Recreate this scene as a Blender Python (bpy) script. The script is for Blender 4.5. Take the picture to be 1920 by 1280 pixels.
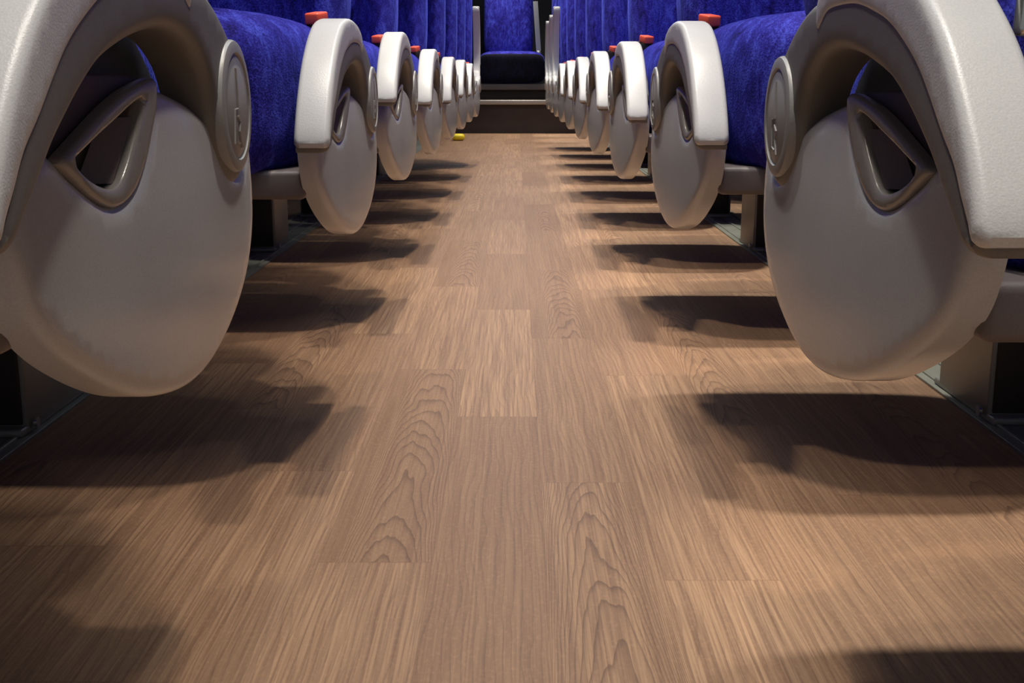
import bpy, bmesh, math, random
from mathutils import Vector, Matrix
from mathutils.geometry import delaunay_2d_cdt
random.seed(7)
S = bpy.context.scene
for o in list(bpy.data.objects):
    bpy.data.objects.remove(o)
COL = S.collection
PI = math.pi

# ------------------------------------------------------------------ camera, world, lamps, exposure
F_PX, CAM_H, VPX, VPY = 2250.0, 0.445, 968.0, 148.0
cd = bpy.data.cameras.new('camera'); cam = bpy.data.objects.new('camera', cd); COL.objects.link(cam)
cd.sensor_width = 36.0; cd.lens = 36.0 * F_PX / 1920.0; cd.clip_start = 0.02; cd.clip_end = 60
cam.location = (0, 0, CAM_H)
cam.rotation_euler = (PI / 2 - math.atan((640 - VPY) / F_PX), 0, math.atan((VPX - 960) / F_PX))
S.camera = cam

S.view_settings.view_transform = 'Standard'; S.view_settings.look = 'None'
S.view_settings.gamma = 1.0; S.view_settings.use_curve_mapping = False
S.view_settings.exposure = 0.0

W = bpy.data.worlds.new('cabin_daylight'); S.world = W; W.use_nodes = True
W.node_tree.nodes['Background'].inputs[0].default_value = (0.90, 0.93, 1.0, 1)
W.node_tree.nodes['Background'].inputs[1].default_value = 0.22


def area(name, loc, size, energy, color, rot=(0, 0, 0), spread=180.0):
    l = bpy.data.lights.new(name, 'AREA'); l.shape = 'RECTANGLE'; l.size, l.size_y = size
    l.energy = energy; l.color = color; l.spread = math.radians(spread)
    o = bpy.data.objects.new(name, l); COL.objects.link(o); o.location = loc; o.rotation_euler = rot
    return o


PITCH = 0.80
WARM = (1.0, 0.90, 0.77)


def spot(name, loc, energy, size, blend, color, soft, tilt=(0, 0, 0)):
    l = bpy.data.lights.new(name, 'SPOT'); l.energy = energy; l.color = color; l.shadow_soft_size = soft
    l.spot_size = math.radians(size); l.spot_blend = blend
    o = bpy.data.objects.new(name, l); COL.objects.link(o); o.location = loc; o.rotation_euler = tilt
    return o


# one reading lamp over each side of every row, and an added, unseen ambient fill light along the ceiling
for k in range(-2, 13):
    g = {-2: .6, -1: .6, 0: .82, 1: 1.15, 2: 1.25}.get(k, 1.0)
    spot('reading_lamp_left', (-0.14, 1.20 + k * PITCH, 1.90), 56 * g, 56, 1.0, WARM, .035)
    spot('reading_lamp_right', (0.15, 1.54 + k * PITCH, 1.90), 72 * g, 56, 1.0, WARM, .035)
    spot('seat_lamp_right', (0.53, 1.72 + k * PITCH, 1.90), 150, 26, .8, (1.0, .93, .82), .03, (-math.radians(20), 0, 0))
area('ceiling_fill', (0, 5.2, 1.97), (.30, 11.5), 42.0, (.78, .88, 1.0))


# ------------------------------------------------------------------ node helpers / materials
def mat(name, color=(.5, .5, .5), rough=.5, metal=0.0, **kw):
    m = bpy.data.materials.new(name); m.use_nodes = True
    b = m.node_tree.nodes['Principled BSDF']
    b.inputs['Base Color'].default_value = (*color, 1); b.inputs['Roughness'].default_value = rough
    b.inputs['Metallic'].default_value = metal
    for k, v in kw.items():
        b.inputs[k].default_value = v
    return m


class NT:
    def __init__(s, m): s.t = m.node_tree; s.b = s.t.nodes['Principled BSDF']
    def n(s, typ, **kw):
        x = s.t.nodes.new(typ)
        for k, v in kw.items(): setattr(x, k, v)
        return x
    def put(s, sock, v):
        if isinstance(v, bpy.types.NodeSocket): s.t.links.new(v, sock)
        else: sock.default_value = v
    def m(s, op, a, b=0.0, c=0.0):
        x = s.n('ShaderNodeMath', operation=op)
        s.put(x.inputs[0], a); s.put(x.inputs[1], b); s.put(x.inputs[2], c); return x.outputs[0]
    def vec(s, x, y, z=0.0):
        v = s.n('ShaderNodeCombineXYZ'); s.put(v.inputs[0], x); s.put(v.inputs[1], y); s.put(v.inputs[2], z); return v.outputs[0]
    def noise(s, v, scale, detail=2.0, rough=.5, dist=0.0):
        x = s.n('ShaderNodeTexNoise'); s.put(x.inputs['Vector'], v); x.inputs['Scale'].default_value = scale
        x.inputs['Detail'].default_value = detail; x.inputs['Roughness'].default_value = rough
        x.inputs['Distortion'].default_value = dist; return x.outputs['Fac']
    def ramp(s, f, stops):
        x = s.n('ShaderNodeValToRGB'); s.put(x.inputs[0], f); e = x.color_ramp.elements
        while len(e) < len(stops): e.new(.5)
        for i, (p, c) in enumerate(stops): e[i].position = p; e[i].color = (*c, 1)
        return x.outputs[0]
    def mix(s, f, a, b, blend='MIX'):
        x = s.n('ShaderNodeMix', data_type='RGBA', blend_type=blend)
        s.put(x.inputs[0], f)
        s.put(x.inputs[6], a if isinstance(a, bpy.types.NodeSocket) else (*a, 1))
        s.put(x.inputs[7], b if isinstance(b, bpy.types.NodeSocket) else (*b, 1)); return x.outputs[2]
    def bump(s, h, strength, dist):
        x = s.n('ShaderNodeBump'); x.inputs['Strength'].default_value = strength; x.inputs['Distance'].default_value = dist
        s.put(x.inputs['Height'], h); s.t.links.new(x.outputs[0], s.b.inputs['Normal'])


def plastic(name, color, rough, grain=.06, bump=.15, **kw):
    m = mat(name, color, rough, **kw); t = NT(m)
    co = t.n('ShaderNodeTexCoord').outputs['Object']
    f = t.noise(co, 900, 2); g = t.noise(co, 9, 3)
    lo = tuple(c * (1 - grain * 2) for c in color); hi = tuple(min(1, c * (1 + grain * 2)) for c in color)
    c1 = t.ramp(t.m('ADD', t.m('MULTIPLY', f, .55), t.m('MULTIPLY', g, .45)), [(.3, lo), (.7, hi)])
    t.t.links.new(c1, t.b.inputs['Base Color'])
    t.bump(f, bump, .0006)
    return m


def velour(name, base, light):
    m = mat(name, base, .85); t = NT(m)
    co = t.n('ShaderNodeTexCoord').outputs['Object']
    mp = t.n('ShaderNodeMapping'); t.put(mp.inputs['Vector'], co); mp.inputs['Scale'].default_value = (1, 1, .45)
    a = t.noise(mp.outputs[0], 55, 5, .65, .6); f = t.noise(co, 420, 2); big = t.noise(mp.outputs[0], 11, 3)
    k = t.m('ADD', t.m('ADD', t.m('MULTIPLY', a, .45), t.m('MULTIPLY', f, .3)), t.m('MULTIPLY', big, .25))
    c = t.ramp(k, [(.38, tuple(x * .18 for x in base)), (.5, base), (.63, light)])
    t.t.links.new(c, t.b.inputs['Base Color'])
    t.b.inputs['Sheen Weight'].default_value = .45; t.b.inputs['Sheen Roughness'].default_value = .38
    t.b.inputs['Sheen Tint'].default_value = (.12, .16, .95, 1)
    t.b.inputs['Specular IOR Level'].default_value = .12
    t.bump(t.m('ADD', a, t.m('MULTIPLY', f, .5)), .5, .003)
    return m


M = {}
M['panel'] = plastic('panel_grey', (.53, .54, .56), .20, .05, .08)
M['pad'] = plastic('pad_silver', (.66, .66, .65), .36, .05, .22)
M['body'] = plastic('arm_taupe', (.175, .165, .152), .50, .05, .15)
M['bezel'] = plastic('bezel_grey', (.30, .285, .275), .24, .04, .08)
M['pocket'] = plastic('pocket_brown', (.20, .165, .155), .45)
M['plate'] = plastic('plate_brown', (.085, .064, .060), .6)
M['cap'] = plastic('cap_grey', (.32, .315, .30), .36, .05, .10)
M['line'] = plastic('emblem_line', (.30, .285, .27), .30)
M['frame'] = plastic('frame_mauve', (.16, .132, .127), .5)
M['leg'] = plastic('leg_metal', (.30, .315, .29), .42, .08, .1, metal=.35)
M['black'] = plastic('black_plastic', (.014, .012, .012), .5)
M['leg_dark'] = plastic('leg_end', (.030, .023, .021), .5)
M['red'] = plastic('button_red', (.95, .12, .06), .4)
M['chrome'] = plastic('buckle_metal', (.62, .64, .58), .22, .04, .1, metal=.85)
M['velour'] = velour('blue_velour', (.030, .024, .33), (.085, .11, .72))
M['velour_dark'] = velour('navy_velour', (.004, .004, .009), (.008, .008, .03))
M['belt'] = plastic('belt_web', (.45, .44, .43), .7)
M['track'] = plastic('track_alloy', (.26, .275, .235), .4, .1, .2, metal=.4)
M['yellow'] = plastic('yellow_plastic', (.85, .68, .02), .45)
M['wall'] = plastic('wall_trim', (.17, .165, .16), .8)
M['dark_trim'] = plastic('back_trim', (.020, .018, .018), .8)
M['riser'] = plastic('riser_carpet', (.050, .034, .030), .9, .1, .3)
M['nosing'] = plastic('nosing_alloy', (.42, .38, .35), .4, metal=.3)


def wood_floor():
    m = mat('wood_vinyl', (.3, .17, .09), .40); t = NT(m)
    p = t.n('ShaderNodeNewGeometry').outputs['Position']
    s = t.n('ShaderNodeSeparateXYZ'); t.put(s.inputs[0], p); X, Y = s.outputs[0], s.outputs[1]
    u = t.m('DIVIDE', t.m('SUBTRACT', X, .028), .107)
    col = t.m('FLOOR', u); fu = t.m('SUBTRACT', u, col)
    off = t.m('ADD', .52, t.m('MULTIPLY', col, .5))
    v = t.m('DIVIDE', t.m('SUBTRACT', Y, off), .77)
    row = t.m('FLOOR', v); fv = t.m('SUBTRACT', v, row)
    wn = t.n('ShaderNodeTexWhiteNoise', noise_dimensions='3D'); t.put(wn.inputs['Vector'], t.vec(col, row, 3.7))
    sp = t.n('ShaderNodeSeparateColor'); t.put(sp.inputs[0], wn.outputs['Color']); r1, r2, r3 = sp.outputs
    shift = t.m('MULTIPLY', r1, 37.0)
    # slow wobble shared by the whole plank
    wob = t.noise(t.vec(t.m('ADD', t.m('MULTIPLY', X, 15), shift), t.m('MULTIPLY', Y, 3.2), shift), 1.0, 2, .5, .2)
    wob2 = t.noise(t.vec(t.m('ADD', t.m('MULTIPLY', X, 75), shift), t.m('MULTIPLY', Y, 9), shift), 1.0, 2, .5)
    w = t.m('ADD', t.m('MULTIPLY', t.m('SUBTRACT', wob, .5), .36), t.m('MULTIPLY', t.m('SUBTRACT', wob2, .5), .075))
    cen = t.m('ADD', .35, t.m('MULTIPLY', r2, .3))
    q = t.m('SUBTRACT', fu, cen)
    arch = t.m('ADD', t.m('ADD', Y, t.m('ADD', t.m('MULTIPLY', t.m('MULTIPLY', q, q), 1.3), t.m('MULTIPLY', t.m('POWER', t.m('ABSOLUTE', q), 4.0), 7.0))), w)
    straight = t.m('ADD', t.m('ADD', t.m('MULTIPLY', fu, .9), t.m('MULTIPLY', Y, .10)), t.m('MULTIPLY', w, .9))
    ev = lambda a: t.m('LESS_THAN', t.m('FRACT', t.m('ADD', t.m('MULTIPLY', a, .5), .05)), .3)
    pick = t.m('MULTIPLY', ev(col), ev(row))
    mixv = t.m('ADD', t.m('MULTIPLY', arch, pick), t.m('MULTIPLY', straight, t.m('SUBTRACT', 1.0, pick)))
    ln = t.m('FRACT', t.m('MULTIPLY', mixv, 15.0))
    line = t.m('MULTIPLY', t.m('POWER', ln, 5.0), t.m('SUBTRACT', 1.0, t.m('POWER', ln, 30.0)))
    line = t.m('MULTIPLY', line, t.m('ADD', .5, t.m('MULTIPLY', pick, .5)))
    fine = t.noise(t.vec(t.m('ADD', t.m('MULTIPLY', X, 430), shift), t.m('MULTIPLY', Y, 5), shift), 1.0, 3, .6)
    mid = t.noise(t.vec(t.m('ADD', t.m('MULTIPLY', X, 95), shift), t.m('MULTIPLY', Y, 2.2), shift), 1.0, 4, .6)
    fleck = t.noise(t.vec(t.m('MULTIPLY', X, 260), t.m('MULTIPLY', Y, 160), shift), 1.0, 2, .6)
    base = t.mix(r2, (.41, .255, .148), (.27, .160, .094))
    base = t.mix(t.ramp(fine, [(.34, (1, 1, 1)), (.62, (0, 0, 0))]), base, (.225, .127, .073))
    base = t.mix(t.m('MULTIPLY', t.ramp(mid, [(.46, (0, 0, 0)), (.64, (1, 1, 1))]), .6), base, (.20, .112, .066))
    base = t.mix(t.m('MULTIPLY', t.ramp(fleck, [(.5, (0, 0, 0)), (0.7, (1, 1, 1))]), .25), base, (.45, .27, .15))
    base = t.mix(t.m('MULTIPLY', line, .90), base, (.085, .044, .028))
    seam = t.m('MAXIMUM', t.m('GREATER_THAN', t.m('ABSOLUTE', t.m('SUBTRACT', fu, .5)), .494),
               t.m('GREATER_THAN', t.m('ABSOLUTE', t.m('SUBTRACT', fv, .5)), .4988))
    base = t.mix(t.m('MULTIPLY', seam, .35), base, (.15, .08, .045))
    t.t.links.new(base, t.b.inputs['Base Color'])
    t.b.inputs['Specular IOR Level'].default_value = .35
    t.t.links.new(t.m('ADD', .42, t.m('MULTIPLY', fine, .14)), t.b.inputs['Roughness'])
    t.bump(t.m('SUBTRACT', fine, line), .12, .0008)
    return m


M['wood'] = wood_floor()


# ------------------------------------------------------------------ mesh helpers
def obj(name, bm, m, parent=None, smooth=35, loc=None):
    bmesh.ops.recalc_face_normals(bm, faces=bm.faces[:])
    me = bpy.data.meshes.new(name); bm.to_mesh(me); bm.free()
    for p in me.polygons: p.use_smooth = True
    me.set_sharp_from_angle(angle=math.radians(smooth))
    me.materials.append(M[m] if isinstance(m, str) else m)
    o = bpy.data.objects.new(name, me); COL.objects.link(o)
    if parent: o.parent = parent
    if loc: o.location = loc
    return o


def structure(name, bm, m, loc=None):
    o = obj(name, bm, m, loc=loc); o['kind'] = 'structure'; return o


def box(lo, hi, bevel=0.0, seg=3, bm=None):
    b = bmesh.new(); bmesh.ops.create_cube(b, size=1.0)
    for v in b.verts:
        v.co = Vector(((lo[i] + hi[i]) / 2 + v.co[i] * (hi[i] - lo[i]) for i in range(3)))
    if bevel: bmesh.ops.bevel(b, geom=b.edges[:], offset=bevel, segments=seg, profile=.5, affect='EDGES')
    if bm is None: return b
    me = bpy.data.meshes.new('t'); b.to_mesh(me); b.free(); bm.from_mesh(me); bpy.data.meshes.remove(me); return bm


def spline(pts, step=.005, closed=True):
    """Catmull-Rom resample of a 2D outline."""
    n = len(pts); out = []
    for i in range(n if closed else n - 1):
        g = (lambda k: Vector(pts[k % n])) if closed else (lambda k: Vector(pts[max(0, min(n - 1, k))]))
        p0, p1, p2, p3 = g(i - 1), g(i), g(i + 1), g(i + 2)
        k = max(1, round((p2 - p1).length / step))
        for j in range(k):
            a = j / k
            out.append(.5 * (2 * p1 + (p2 - p0) * a + (2 * p0 - 5 * p1 + 4 * p2 - p3) * a * a + (3 * p1 - p0 - 3 * p2 + p3) * a ** 3))
    if not closed: out.append(Vector(pts[-1]))
    return out


def dist_to(p, poly):
    best = 9.0; n = len(poly); px, py = p
    for i in range(n):
        a = poly[i]; b = poly[(i + 1) % n]
        dx, dy = b[0] - a[0], b[1] - a[1]; L = dx * dx + dy * dy
        t = 0 if L == 0 else max(0, min(1, ((px - a[0]) * dx + (py - a[1]) * dy) / L))
        d = (px - a[0] - t * dx) ** 2 + (py - a[1] - t * dy) ** 2
        if d < best: best = d
    return math.sqrt(best)


def inside(p, poly):
    c = False; n = len(poly); j = n - 1
    for i in range(n):
        a, b = poly[i], poly[j]
        if (a[1] > p[1]) != (b[1] > p[1]) and p[0] < (b[0] - a[0]) * (p[1] - a[1]) / (b[1] - a[1]) + a[0]: c = not c
        j = i
    return c


def pillow(outline, r, thick, fmap, grid=.009, hole=None, both=False, bulge=None):
    """Plate with a rounded front rim: outline (u,v) -> front face at depth w(d), walls back to depth thick.
    fmap(u,v,w) -> xyz."""
    loops = [outline] + ([hole] if hole else [])
    pts, edges = [], []
    for lp in loops:
        s = len(pts); pts += [Vector(p) for p in lp]
        edges += [(s + i, s + (i + 1) % len(lp)) for i in range(len(lp))]
    nb = len(pts)
    def dd(p): return min(dist_to(p, lp) for lp in loops)
    def ok(p): return inside(p, outline) and not (hole and inside(p, hole))
    for lp in loops:
        n = len(lp)
        for fr in (.06, .2, .45, .8):
            for i in range(n):
                t = Vector(lp[(i + 1) % n]) - Vector(lp[i - 1])
                if t.length < 1e-9: continue
                nv = Vector((-t.y, t.x)).normalized()
                for sgn in (1, -1):
                    q = Vector(lp[i]) + nv * sgn * r * fr
                    if ok(q) and dd(q) > r * fr * .93: pts.append(q)
    xs = [p[0] for p in outline]; ys = [p[1] for p in outline]
    y = min(ys); row = 0
    while y < max(ys):
        x = min(xs) + (grid / 2 if row % 2 else 0)
        while x < max(xs):
            if ok((x, y)) and dd((x, y)) > r * 1.15: pts.append(Vector((x, y)))
            x += grid
        y += grid * .866; row += 1
    vv, ee, ff, _, _, _ = delaunay_2d_cdt(pts, edges, [], 1 if not hole else 2, 1e-6)
    bm = bmesh.new(); vs = []; D = []
    for p in vv:
        d = dd(p); D.append(d)
        w = 0 if d >= r else r - math.sqrt(max(0, r * r - (r - d) ** 2))
        if bulge: w += bulge(p[0], p[1])
        vs.append(bm.verts.new(fmap(p[0], p[1], w)))
    for f in ff:
        c = sum((Vector(vv[i]) for i in f), Vector((0, 0))) / len(f)
        if not ok(c): continue
        try: bm.faces.new([vs[i] for i in f])
        except ValueError: pass
    for v in [v for v in bm.verts if not v.link_faces]: bm.verts.remove(v)
    be = [e for e in bm.edges if len(e.link_faces) == 1]
    co2 = {}
    for i, v in enumerate(vs):
        if v.is_valid: co2[v] = vv[i]
    ret = bmesh.ops.extrude_edge_only(bm, edges=be)
    newv = [g for g in ret['geom'] if isinstance(g, bmesh.types.BMVert)]
    # match each extruded vertex to its source through the connecting edge
    for v in newv:
        for e in v.link_edges:
            o = e.other_vert(v)
            if o in co2:
                v.co = fmap(co2[o][0], co2[o][1], thick); break
    be = [e for e in bm.edges if len(e.link_faces) == 1]
    bmesh.ops.holes_fill(bm, edges=be, sides=0) if not hole else bmesh.ops.triangle_fill(bm, edges=be, use_beauty=True)
    return bm


def tube(pts, r, sides=8, bm=None, flat=None):
    bm = bm or bmesh.new(); rings = []
    for i, p in enumerate(pts):
        p = Vector(p); t = (Vector(pts[min(i + 1, len(pts) - 1)]) - Vector(pts[max(i - 1, 0)])).normalized()
        up = Vector((1, 0, 0)) if abs(t.x) < .9 else Vector((0, 0, 1))
        a = t.cross(up).normalized(); b = t.cross(a)
        rings.append([bm.verts.new(p + (a * math.cos(k * 2 * PI / sides) + b * math.sin(k * 2 * PI / sides)) * r) for k in range(sides)])
    for A, B in zip(rings, rings[1:]):
        for k in range(sides): bm.faces.new((A[k], A[(k + 1) % sides], B[(k + 1) % sides], B[k]))
    bm.faces.new(rings[0]); bm.faces.new(rings[-1][::-1])
    return bm


def soft_block(lo, hi, power=(4, 4, 4), n=22, warp=None):
    """Upholstered block: a superellipsoid with the given powers, then warped."""
    bm = bmesh.new(); bmesh.ops.create_cube(bm, size=2.0)
    bmesh.ops.subdivide_edges(bm, edges=bm.edges[:], cuts=n, use_grid_fill=True)
    c = [(lo[i] + hi[i]) / 2 for i in range(3)]; h = [(hi[i] - lo[i]) / 2 for i in range(3)]
    for v in bm.verts:
        q = [math.sin(x * PI / 4) / math.sin(PI / 4) for x in v.co]
        # radial projection onto the superellipsoid
        k = sum(abs(q[i]) ** power[i] for i in range(3)) ** (1 / max(power))
        for _ in range(12):
            s = sum(abs(q[i] / k) ** power[i] for i in range(3)); k *= s ** (1 / (sum(power) / 3))
        v.co = Vector([c[i] + h[i] * q[i] / k for i in range(3)])
        if warp: v.co = Vector(warp(*v.co))
    return bm


# ------------------------------------------------------------------ seat profile (y along the aisle, z up), measured from the tip of the armrest
PIV = (0.408, 0.418)
PANEL = [(.463, .401), (.457, .396), (.451, .388), (.444, .379), (.432, .3735), (.419, .3720), (.407, .3750), (.396, .3835), (.386, .396), (.370, .409), (.340, .420),
         (.302, .428), (.279, .4305), (.270, .429), (.2665, .420), (.249, .398), (.237, .386), (.227, .380), (.214, .3755), (.201, .374), (.188, .376),
         (.174, .382), (.155, .392), (.146, .3985), (.139, .4030), (.125, .4055), (.109, .398), (.099, .386), (.094, .372), (.097, .355), (.109, .331),
         (.136, .308), (.179, .285), (.222, .268), (.266, .257), (.309, .252), (.345, .255), (.379, .265), (.411, .280), (.438, .300),
         (.455, .322), (.464, .345), (.468, .378), (.467, .398)]
PAD = [(.309, .473), (.3135, .482), (.312, .494), (.297, .504), (.26, .511), (.21, .513), (.16, .507), (.125, .494), (.10, .480), (.075, .462), (.052, .440),
       (.034, .418), (.020, .396), (.014, .381), (.016, .3765), (.024, .3765), (.030, .384), (.040, .394), (.052, .407), (.07, .420), (.089, .435),
       (.107, .448), (.13, .460), (.16, .472), (.195, .480), (.225, .4845), (.258, .4855), (.285, .484), (.300, .477)]
BODY = [(.020, .3715), (.019, .376), (.031, .392), (.046, .412), (.064, .430), (.086, .449), (.11, .467), (.135, .479), (.165, .490), (.21, .497), (.26, .497), (.30, .495),
        (.335, .493), (.365, .485), (.392, .474), (.415, .462), (.438, .450), (.451, .434), (.455, .418), (.451, .400), (.440, .382), (.424, .369),
        (.406, .366), (.388, .374), (.374, .388), (.364, .404), (.357, .423), (.340, .443), (.307, .457), (.266, .462), (.22, .458), (.17, .4475), (.145, .439), (.122, .428),
        (.106, .419), (.088, .408), (.072, .396), (.055, .383), (.041, .373), (.032, .3705)]
BEZEL = [(.2705, .434), (.264, .436), (.229, .430), (.198, .421), (.164, .4085), (.143, .4005), (.141, .398), (.157, .389), (.176, .379), (.201, .372), (.228, .378),
         (.250, .396), (.268, .420)]
BEZEL_IN = [(.250, .4245), (.246, .4255), (.232, .4225), (.212, .4165), (.188, .4095), (.166, .4025), (.156, .3992), (.157, .3965), (.166, .391), (.180, .3855), (.196, .382),
            (.209, .3835), (.220, .391), (.232, .403), (.243, .416)]
PLATE = [(.275, .436), (.13, .437), (.112, .421), (.118, .400), (.15, .382), (.2, .362), (.25, .372), (.285, .395), (.29, .42)]
ARCH_SHADE = [(.10, .43), (.13, .452), (.17, .464), (.23, .474), (.29, .474), (.33, .455), (.36, .43), (.36, .40), (.10, .40)]


def seat_proto(side):
    sx = lambda f: (lambda u, v, w: (side * f(u, v, w), u, v))
    toe = lambda y: .188 + .0625 * (.47 - y)
    root = bpy.data.objects.new('coach_seat', None); COL.objects.link(root); root.empty_display_size = .1
    # side panel with the lever recess
    pan = obj('side_panel', pillow(spline(PANEL), .008, .026, sx(lambda u, v, w: toe(u) + w),
              bulge=lambda u, v: .010 * (((u - .28) / .2) ** 2 * .5 + ((v - .33) / .09) ** 2 * .5)), 'panel', root)
    obj('recess_bezel', pillow(spline(BEZEL, .004), .003, .008, sx(lambda u, v, w: toe(u) + .0014 + w), grid=.006,
                               hole=spline(BEZEL_IN, .004)), 'bezel', pan)
    bm = bmesh.new(); ring = spline(BEZEL_IN, .004); c = Vector((.203, .397))
    A = [bm.verts.new((side * (toe(p.x) + .006), p.x, p.y)) for p in ring]
    B = [bm.verts.new((side * (toe(p.x) + .0215), *(c + (p - c) * 1.04))) for p in ring]
    for i in range(len(ring)):
        bm.faces.new((A[i], A[(i + 1) % len(ring)], B[(i + 1) % len(ring)], B[i]))
    bm.faces.new(B)
    # slanting facets inside the recess, left and right of a dark slot
    for q in ([(.243, .416, .004), (.209, .3835, .004), (.190, .385, .015), (.226, .416, .015)],
              [(.158, .398, .004), (.190, .4085, .012), (.178, .387, .014), (.166, .391, .004)]):
        bm.faces.new([bm.verts.new((side * (toe(u) + w + .0025), u, v)) for u, v, w in q])
    obj('recess_pocket', bm, 'pocket', pan, smooth=25)
    obj('backing_plate', pillow(spline(PLATE, .01), .002, .004, sx(lambda u, v, w: toe(u) + .0105 + w), grid=.02,
                               hole=[c + (p - c) * 1.06 for p in ring]), 'plate', pan)
    obj('arch_shade_sheet', pillow(spline(ARCH_SHADE, .01), .002, .004, sx(lambda u, v, w: .2300 + w), grid=.03), 'black', pan)  # black sheet standing in for the shade seen through the armrest arch
    # armrest, its mesh set about the pivot so it can swing
    off = lambda f: (lambda u, v, w: (side * f(u, v, w), u - PIV[0], v - PIV[1]))
    arm = obj('armrest', pillow(spline(BODY), .010, .034, off(lambda u, v, w: .1915 + w), grid=.008), 'body', root, loc=(0, *PIV))
    bmp = pillow(spline(PAD, .004), .006, .0185, off(lambda u, v, w: .1902 + w), grid=.006)
    # mirror the pad's rounded half about its middle plane
    mid = .1902 + .0185
    for f in [f for f in bmp.faces if all(abs(abs(v.co.x) - mid) < 1e-5 for v in f.verts)]: bmp.faces.remove(f)
    g = bmesh.ops.duplicate(bmp, geom=bmp.verts[:] + bmp.edges[:] + bmp.faces[:])['geom']
    for v in [x for x in g if isinstance(x, bmesh.types.BMVert)]: v.co.x = side * (2 * mid) - v.co.x
    bmesh.ops.remove_doubles(bmp, verts=bmp.verts[:], dist=1e-5)
    obj('armrest_pad', bmp, 'pad', arm)
    # pivot cap: turned disc with a raised rim
    prof = [(0, .1889), (.032, .1889), (.0332, .1897), (.0342, .1897), (.0350, .1882), (.0395, .1883), (.0422, .1892), (.0432, .1912), (.0432, .200)]
    bm = bmesh.new(); N = 56; rings = []
    for r, x in prof:
        rings.append([bm.verts.new((side * x, 0, 0))] if r == 0 else
                     [bm.verts.new((side * x, r * math.cos(k * 2 * PI / N), r * math.sin(k * 2 * PI / N))) for k in range(N)])
    for a, b in zip(rings, rings[1:]):
        for k in range(N):
            bm.faces.new((a[0], b[k], b[(k + 1) % N]) if len(a) == 1 else (a[k], a[(k + 1) % N], b[(k + 1) % N], b[k]))
    obj('pivot_cap', bm, 'cap', arm)
    # embossed recliner mark on the cap
    E_ = [[(.003, .025), (.000, -.001), (.010, -.002), (.014, -.024)],
          [(.011, -.008), (.008, -.022), (-.001, -.024)], [(.002, -.006), (-.004, -.010), (-.001, -.016), (-.007, -.027)]]
    bm = bmesh.new()
    for ln in E_: tube([(side * .1887, side * y, z) for y, z in ln], .0010, 6, bm)
    obj('pivot_emblem', bm, 'line', arm)
    # cushions
    x0, x1, x2 = .236, .625, 1.03
    def cw(xa, xb):
        xc = (xa + xb) / 2; hw = (xb - xa) / 2
        def f(x, y, z):
            q = (x - xc) / hw; k = (z - .345) / .18
            y2 = y + .10 * abs(q) ** 5 * (1 - min(1, max(0, (y - .03) / .4)))
            z = z if z > .43 else .43 - (.43 - z) ** .8 * .092 ** .2
            return (side * x, y2, z - .012 * (1 - q * q) * max(0, k) * (1 if y > .12 else .4))
        return f
    for xa, xb in ((x0, x1 - .006), (x1, x2)):
        obj('seat_cushion', soft_block((xa, .035, .322), (xb, .52, .533), (4, 4, 3.6), 26, cw(xa, xb)), 'velour', root)
        def bw(x, y, z, xa=xa, xb=xb):
            q = (x - (xa + xb) / 2) / ((xb - xa) / 2); k = (z - .45) / .7
            front = max(0, min(1, (.60 - y) / .06))
            y += front * (.045 * (1 - min(1, abs(q) / .72) ** 3) - .020 * math.exp(-((abs(q) - .84) / .10) ** 2))
            return (side * x, y + .20 * k * max(k, 0) ** .2 - .02 * math.sin(k * PI), z)
        obj('backrest', soft_block((xa + .002, .49, .43), (xb, .615, 1.13), (5, 4, 8), 30, bw), 'velour', root)
    # frame under the cushions, and its pedestal
    obj('seat_frame', box(tuple([min(side * .234, side * 1.06), 0.112, .314]), tuple([max(side * .234, side * 1.06), .47, .346]), .006), 'frame', root)
    a, b = sorted((side * .62, side * .70))
    bm = box((a, .245, .006), (b, .43, .316), .004); box((a - .0, .225, .004), (b + .0, .45, .014), .003, bm=bm)
    leg = obj('leg', bm, 'leg', root)
    obj('end_plate', box((a + .006, .2405, .016), (b - .006, .2465, .31), .002), 'leg_dark', leg)
    bm = tube([(side * .616, .258, .016), (side * .612, .258, .016)], .007, 12)
    obj('foot_bolt', bm, 'chrome', leg)
    # belt buckle between cushion and armrest
    bm = box((-.011, -.022, -.022), (.011, .022, .002), .005)
    bk = obj('belt_buckle', bm, 'black', root, loc=(side * .258, .40, .516))
    obj('release_button', box((-.010, -.024, .000), (.010, .010, .0145), .003), 'red', bk)
    bk.rotation_euler = (.12, 0, side * .25)
    return root


def copy_tree(o, parent=None):
    c = o.copy(); COL.objects.link(c)
    if parent: c.parent = parent
    for ch in [x for x in bpy.data.objects if x.parent == o]: copy_tree(ch, c)
    return c


def child(root, name):
    return next(x for x in bpy.data.objects if x.parent == root and x.name.split('.')[0] == name)


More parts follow.
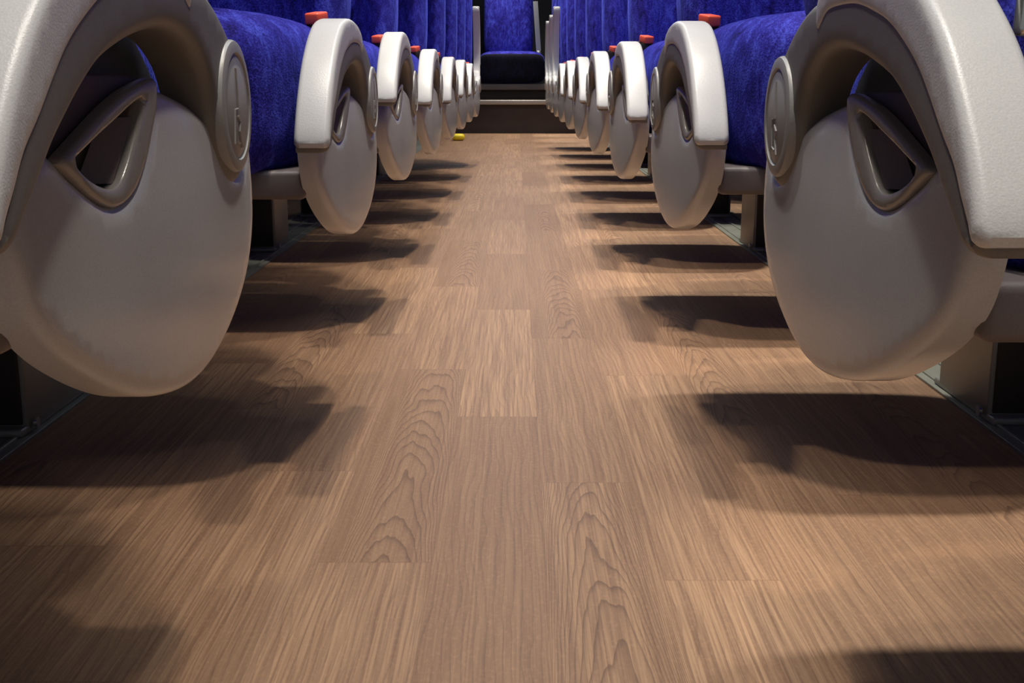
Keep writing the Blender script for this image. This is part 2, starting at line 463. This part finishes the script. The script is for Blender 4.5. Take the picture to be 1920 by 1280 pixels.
ORD = ['first', 'second', 'third', 'fourth', 'fifth', 'sixth', 'seventh', 'eighth', 'ninth', 'tenth']
LEFT = [dict(y=.42, sz=1.021), dict(y=1.22), dict(y=2.05, dx=.012, up=4.5), dict(y=2.88, dx=.010, up=1.5), dict(y=3.68, dx=.006), dict(y=4.48, dx=.004, up=1), dict(y=5.28, dx=.004),
        dict(y=6.05, up=88)]
RIGHT = [dict(y=.48 + .8 * i) for i in range(10)]
for i, d in ((6, 0), (7, 90), (8, 86), (9, 91)): RIGHT[i]['up'] = d
for side, rows, word in ((-1, LEFT, 'left'), (1, RIGHT, 'right')):
    proto = seat_proto(side)
    roots = [proto] + [copy_tree(proto) for _ in rows[1:]]
    for i, (r, q) in enumerate(zip(roots, rows)):
        r.location = (side * q.get('dx', 0), q['y'], 0)
        r.scale.z = q.get('sz', 1)
        up = q.get('up', 0)
        if up:
            a = child(r, 'armrest'); a.rotation_euler = (-math.radians(up), 0, 0)
            if up > 45: a.material_slots[0].link = 'OBJECT'; a.material_slots[0].material = M['pad']
        state = 'upright raised' if up > 45 else 'lowered silver'
        if i == 0:
            s = f'large nearest blue coach seat at the {word} edge, its armrest cropped by the frame'
        elif up > 45:
            s = f'{ORD[i]} blue coach seat from the camera on the {word}, armrest raised upright'
        else:
            s = f'{ORD[i]} blue coach seat from the camera on the {word} of the aisle, silver armrest lowered'
        r['label'] = s; r['category'] = 'seat'; r['group'] = f'double coach seats along the {word} of the aisle'
    if side == 1:
        t = obj('belt_tongue', box((-.0115, -.004, -.026), (.0115, .004, .030), .0035), 'chrome', roots[0], loc=(.2475, .108, .489))
        t.rotation_euler = (-.15, .12, .1)
        w = obj('belt_webbing', box((-.013, -.002, -.012), (.013, .002, .03), .0015), 'black', t, loc=(0, .006, .03))

# ------------------------------------------------------------------ setting
structure('floor', box((-1.25, -1.2, -.03), (1.25, 10.3, 0)), 'wood')
for s, n in ((-1, 1), (1, 2)):
    a, b = sorted((s * .612, s * .735)); bm = box((a, -1.2, -.002), (b, 10.19, .004), .001)
    for e in (.625, .668, .715):
        c, d = sorted((s * e, s * (e + .006))); box((c, -1.2, 0), (d, 10.19, .007), .0015, bm=bm)
    structure(f'trim_{n}', bm, 'track')
structure('trim_3', box((-1.2, 10.175, .236), (1.2, 10.24, .274), .006), 'nosing')
structure('trim_4', box((-1.2, 10.19, -.01), (1.2, 11.6, .268)), 'riser')
structure('wall_left', box((-1.3, -1.2, -.03), (-1.25, 11.7, 2.05)), 'wall')
structure('wall_right', box((1.25, -1.2, -.03), (1.3, 11.7, 2.05)), 'wall')
structure('wall_back', box((-1.25, 11.6, -.03), (1.25, 11.7, 2.05)), 'dark_trim')
structure('ceiling', box((-1.3, -1.2, 2.0), (1.3, 11.7, 2.06)), 'wall')

# centre seat of the rear bench, up on the step
rb = bpy.data.objects.new('rear_seat', None); COL.objects.link(rb); rb.location = (-.04, 10.40, .268)
rb['label'] = 'blue centre seat on the rear step at the far end of the aisle'; rb['category'] = 'seat'
obj('plinth', box((-.31, .04, 0), (.31, .60, .085), .004), 'riser', rb)
obj('seat_frame', box((-.30, .015, .085), (.30, .60, .137), .006), 'frame', rb)
obj('seat_cushion', soft_block((-.285, 0, .137), (.285, .62, .412), (5, 4, 4), 24), 'velour', rb)
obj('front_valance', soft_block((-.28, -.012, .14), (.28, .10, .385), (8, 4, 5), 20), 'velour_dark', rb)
obj('backrest', soft_block((-.25, .50, .36), (.19, .68, 1.05), (5, 4, 8), 24,
    lambda x, y, z: (x, y + .15 * (z - .36) + (.03 * (1 - min(1, abs(x + .03) / .16) ** 2) if y < .58 else 0), z)), 'velour', rb)
bm = box((-.021, -.0015, 0), (.021, .0015, .42), .0008)
bl = obj('belt_webbing', bm, 'belt', rb, loc=(.235, .44, .42)); bl.rotation_euler = (-.05, -.07, 0)
obj('belt_tongue', box((-.020, -.005, -.045), (.020, .005, .0), .004), 'chrome', bl)

# small yellow piece on the floor under the left seats
yo = obj('floor_marker', soft_block((-.048, -.05, 0), (.048, .05, .05), (3, 3, 3), 10), 'yellow', loc=(-.43, 9.0, 0))
yo['label'] = 'small yellow object low beside the floor beneath the far left seats'; yo['category'] = 'marker'
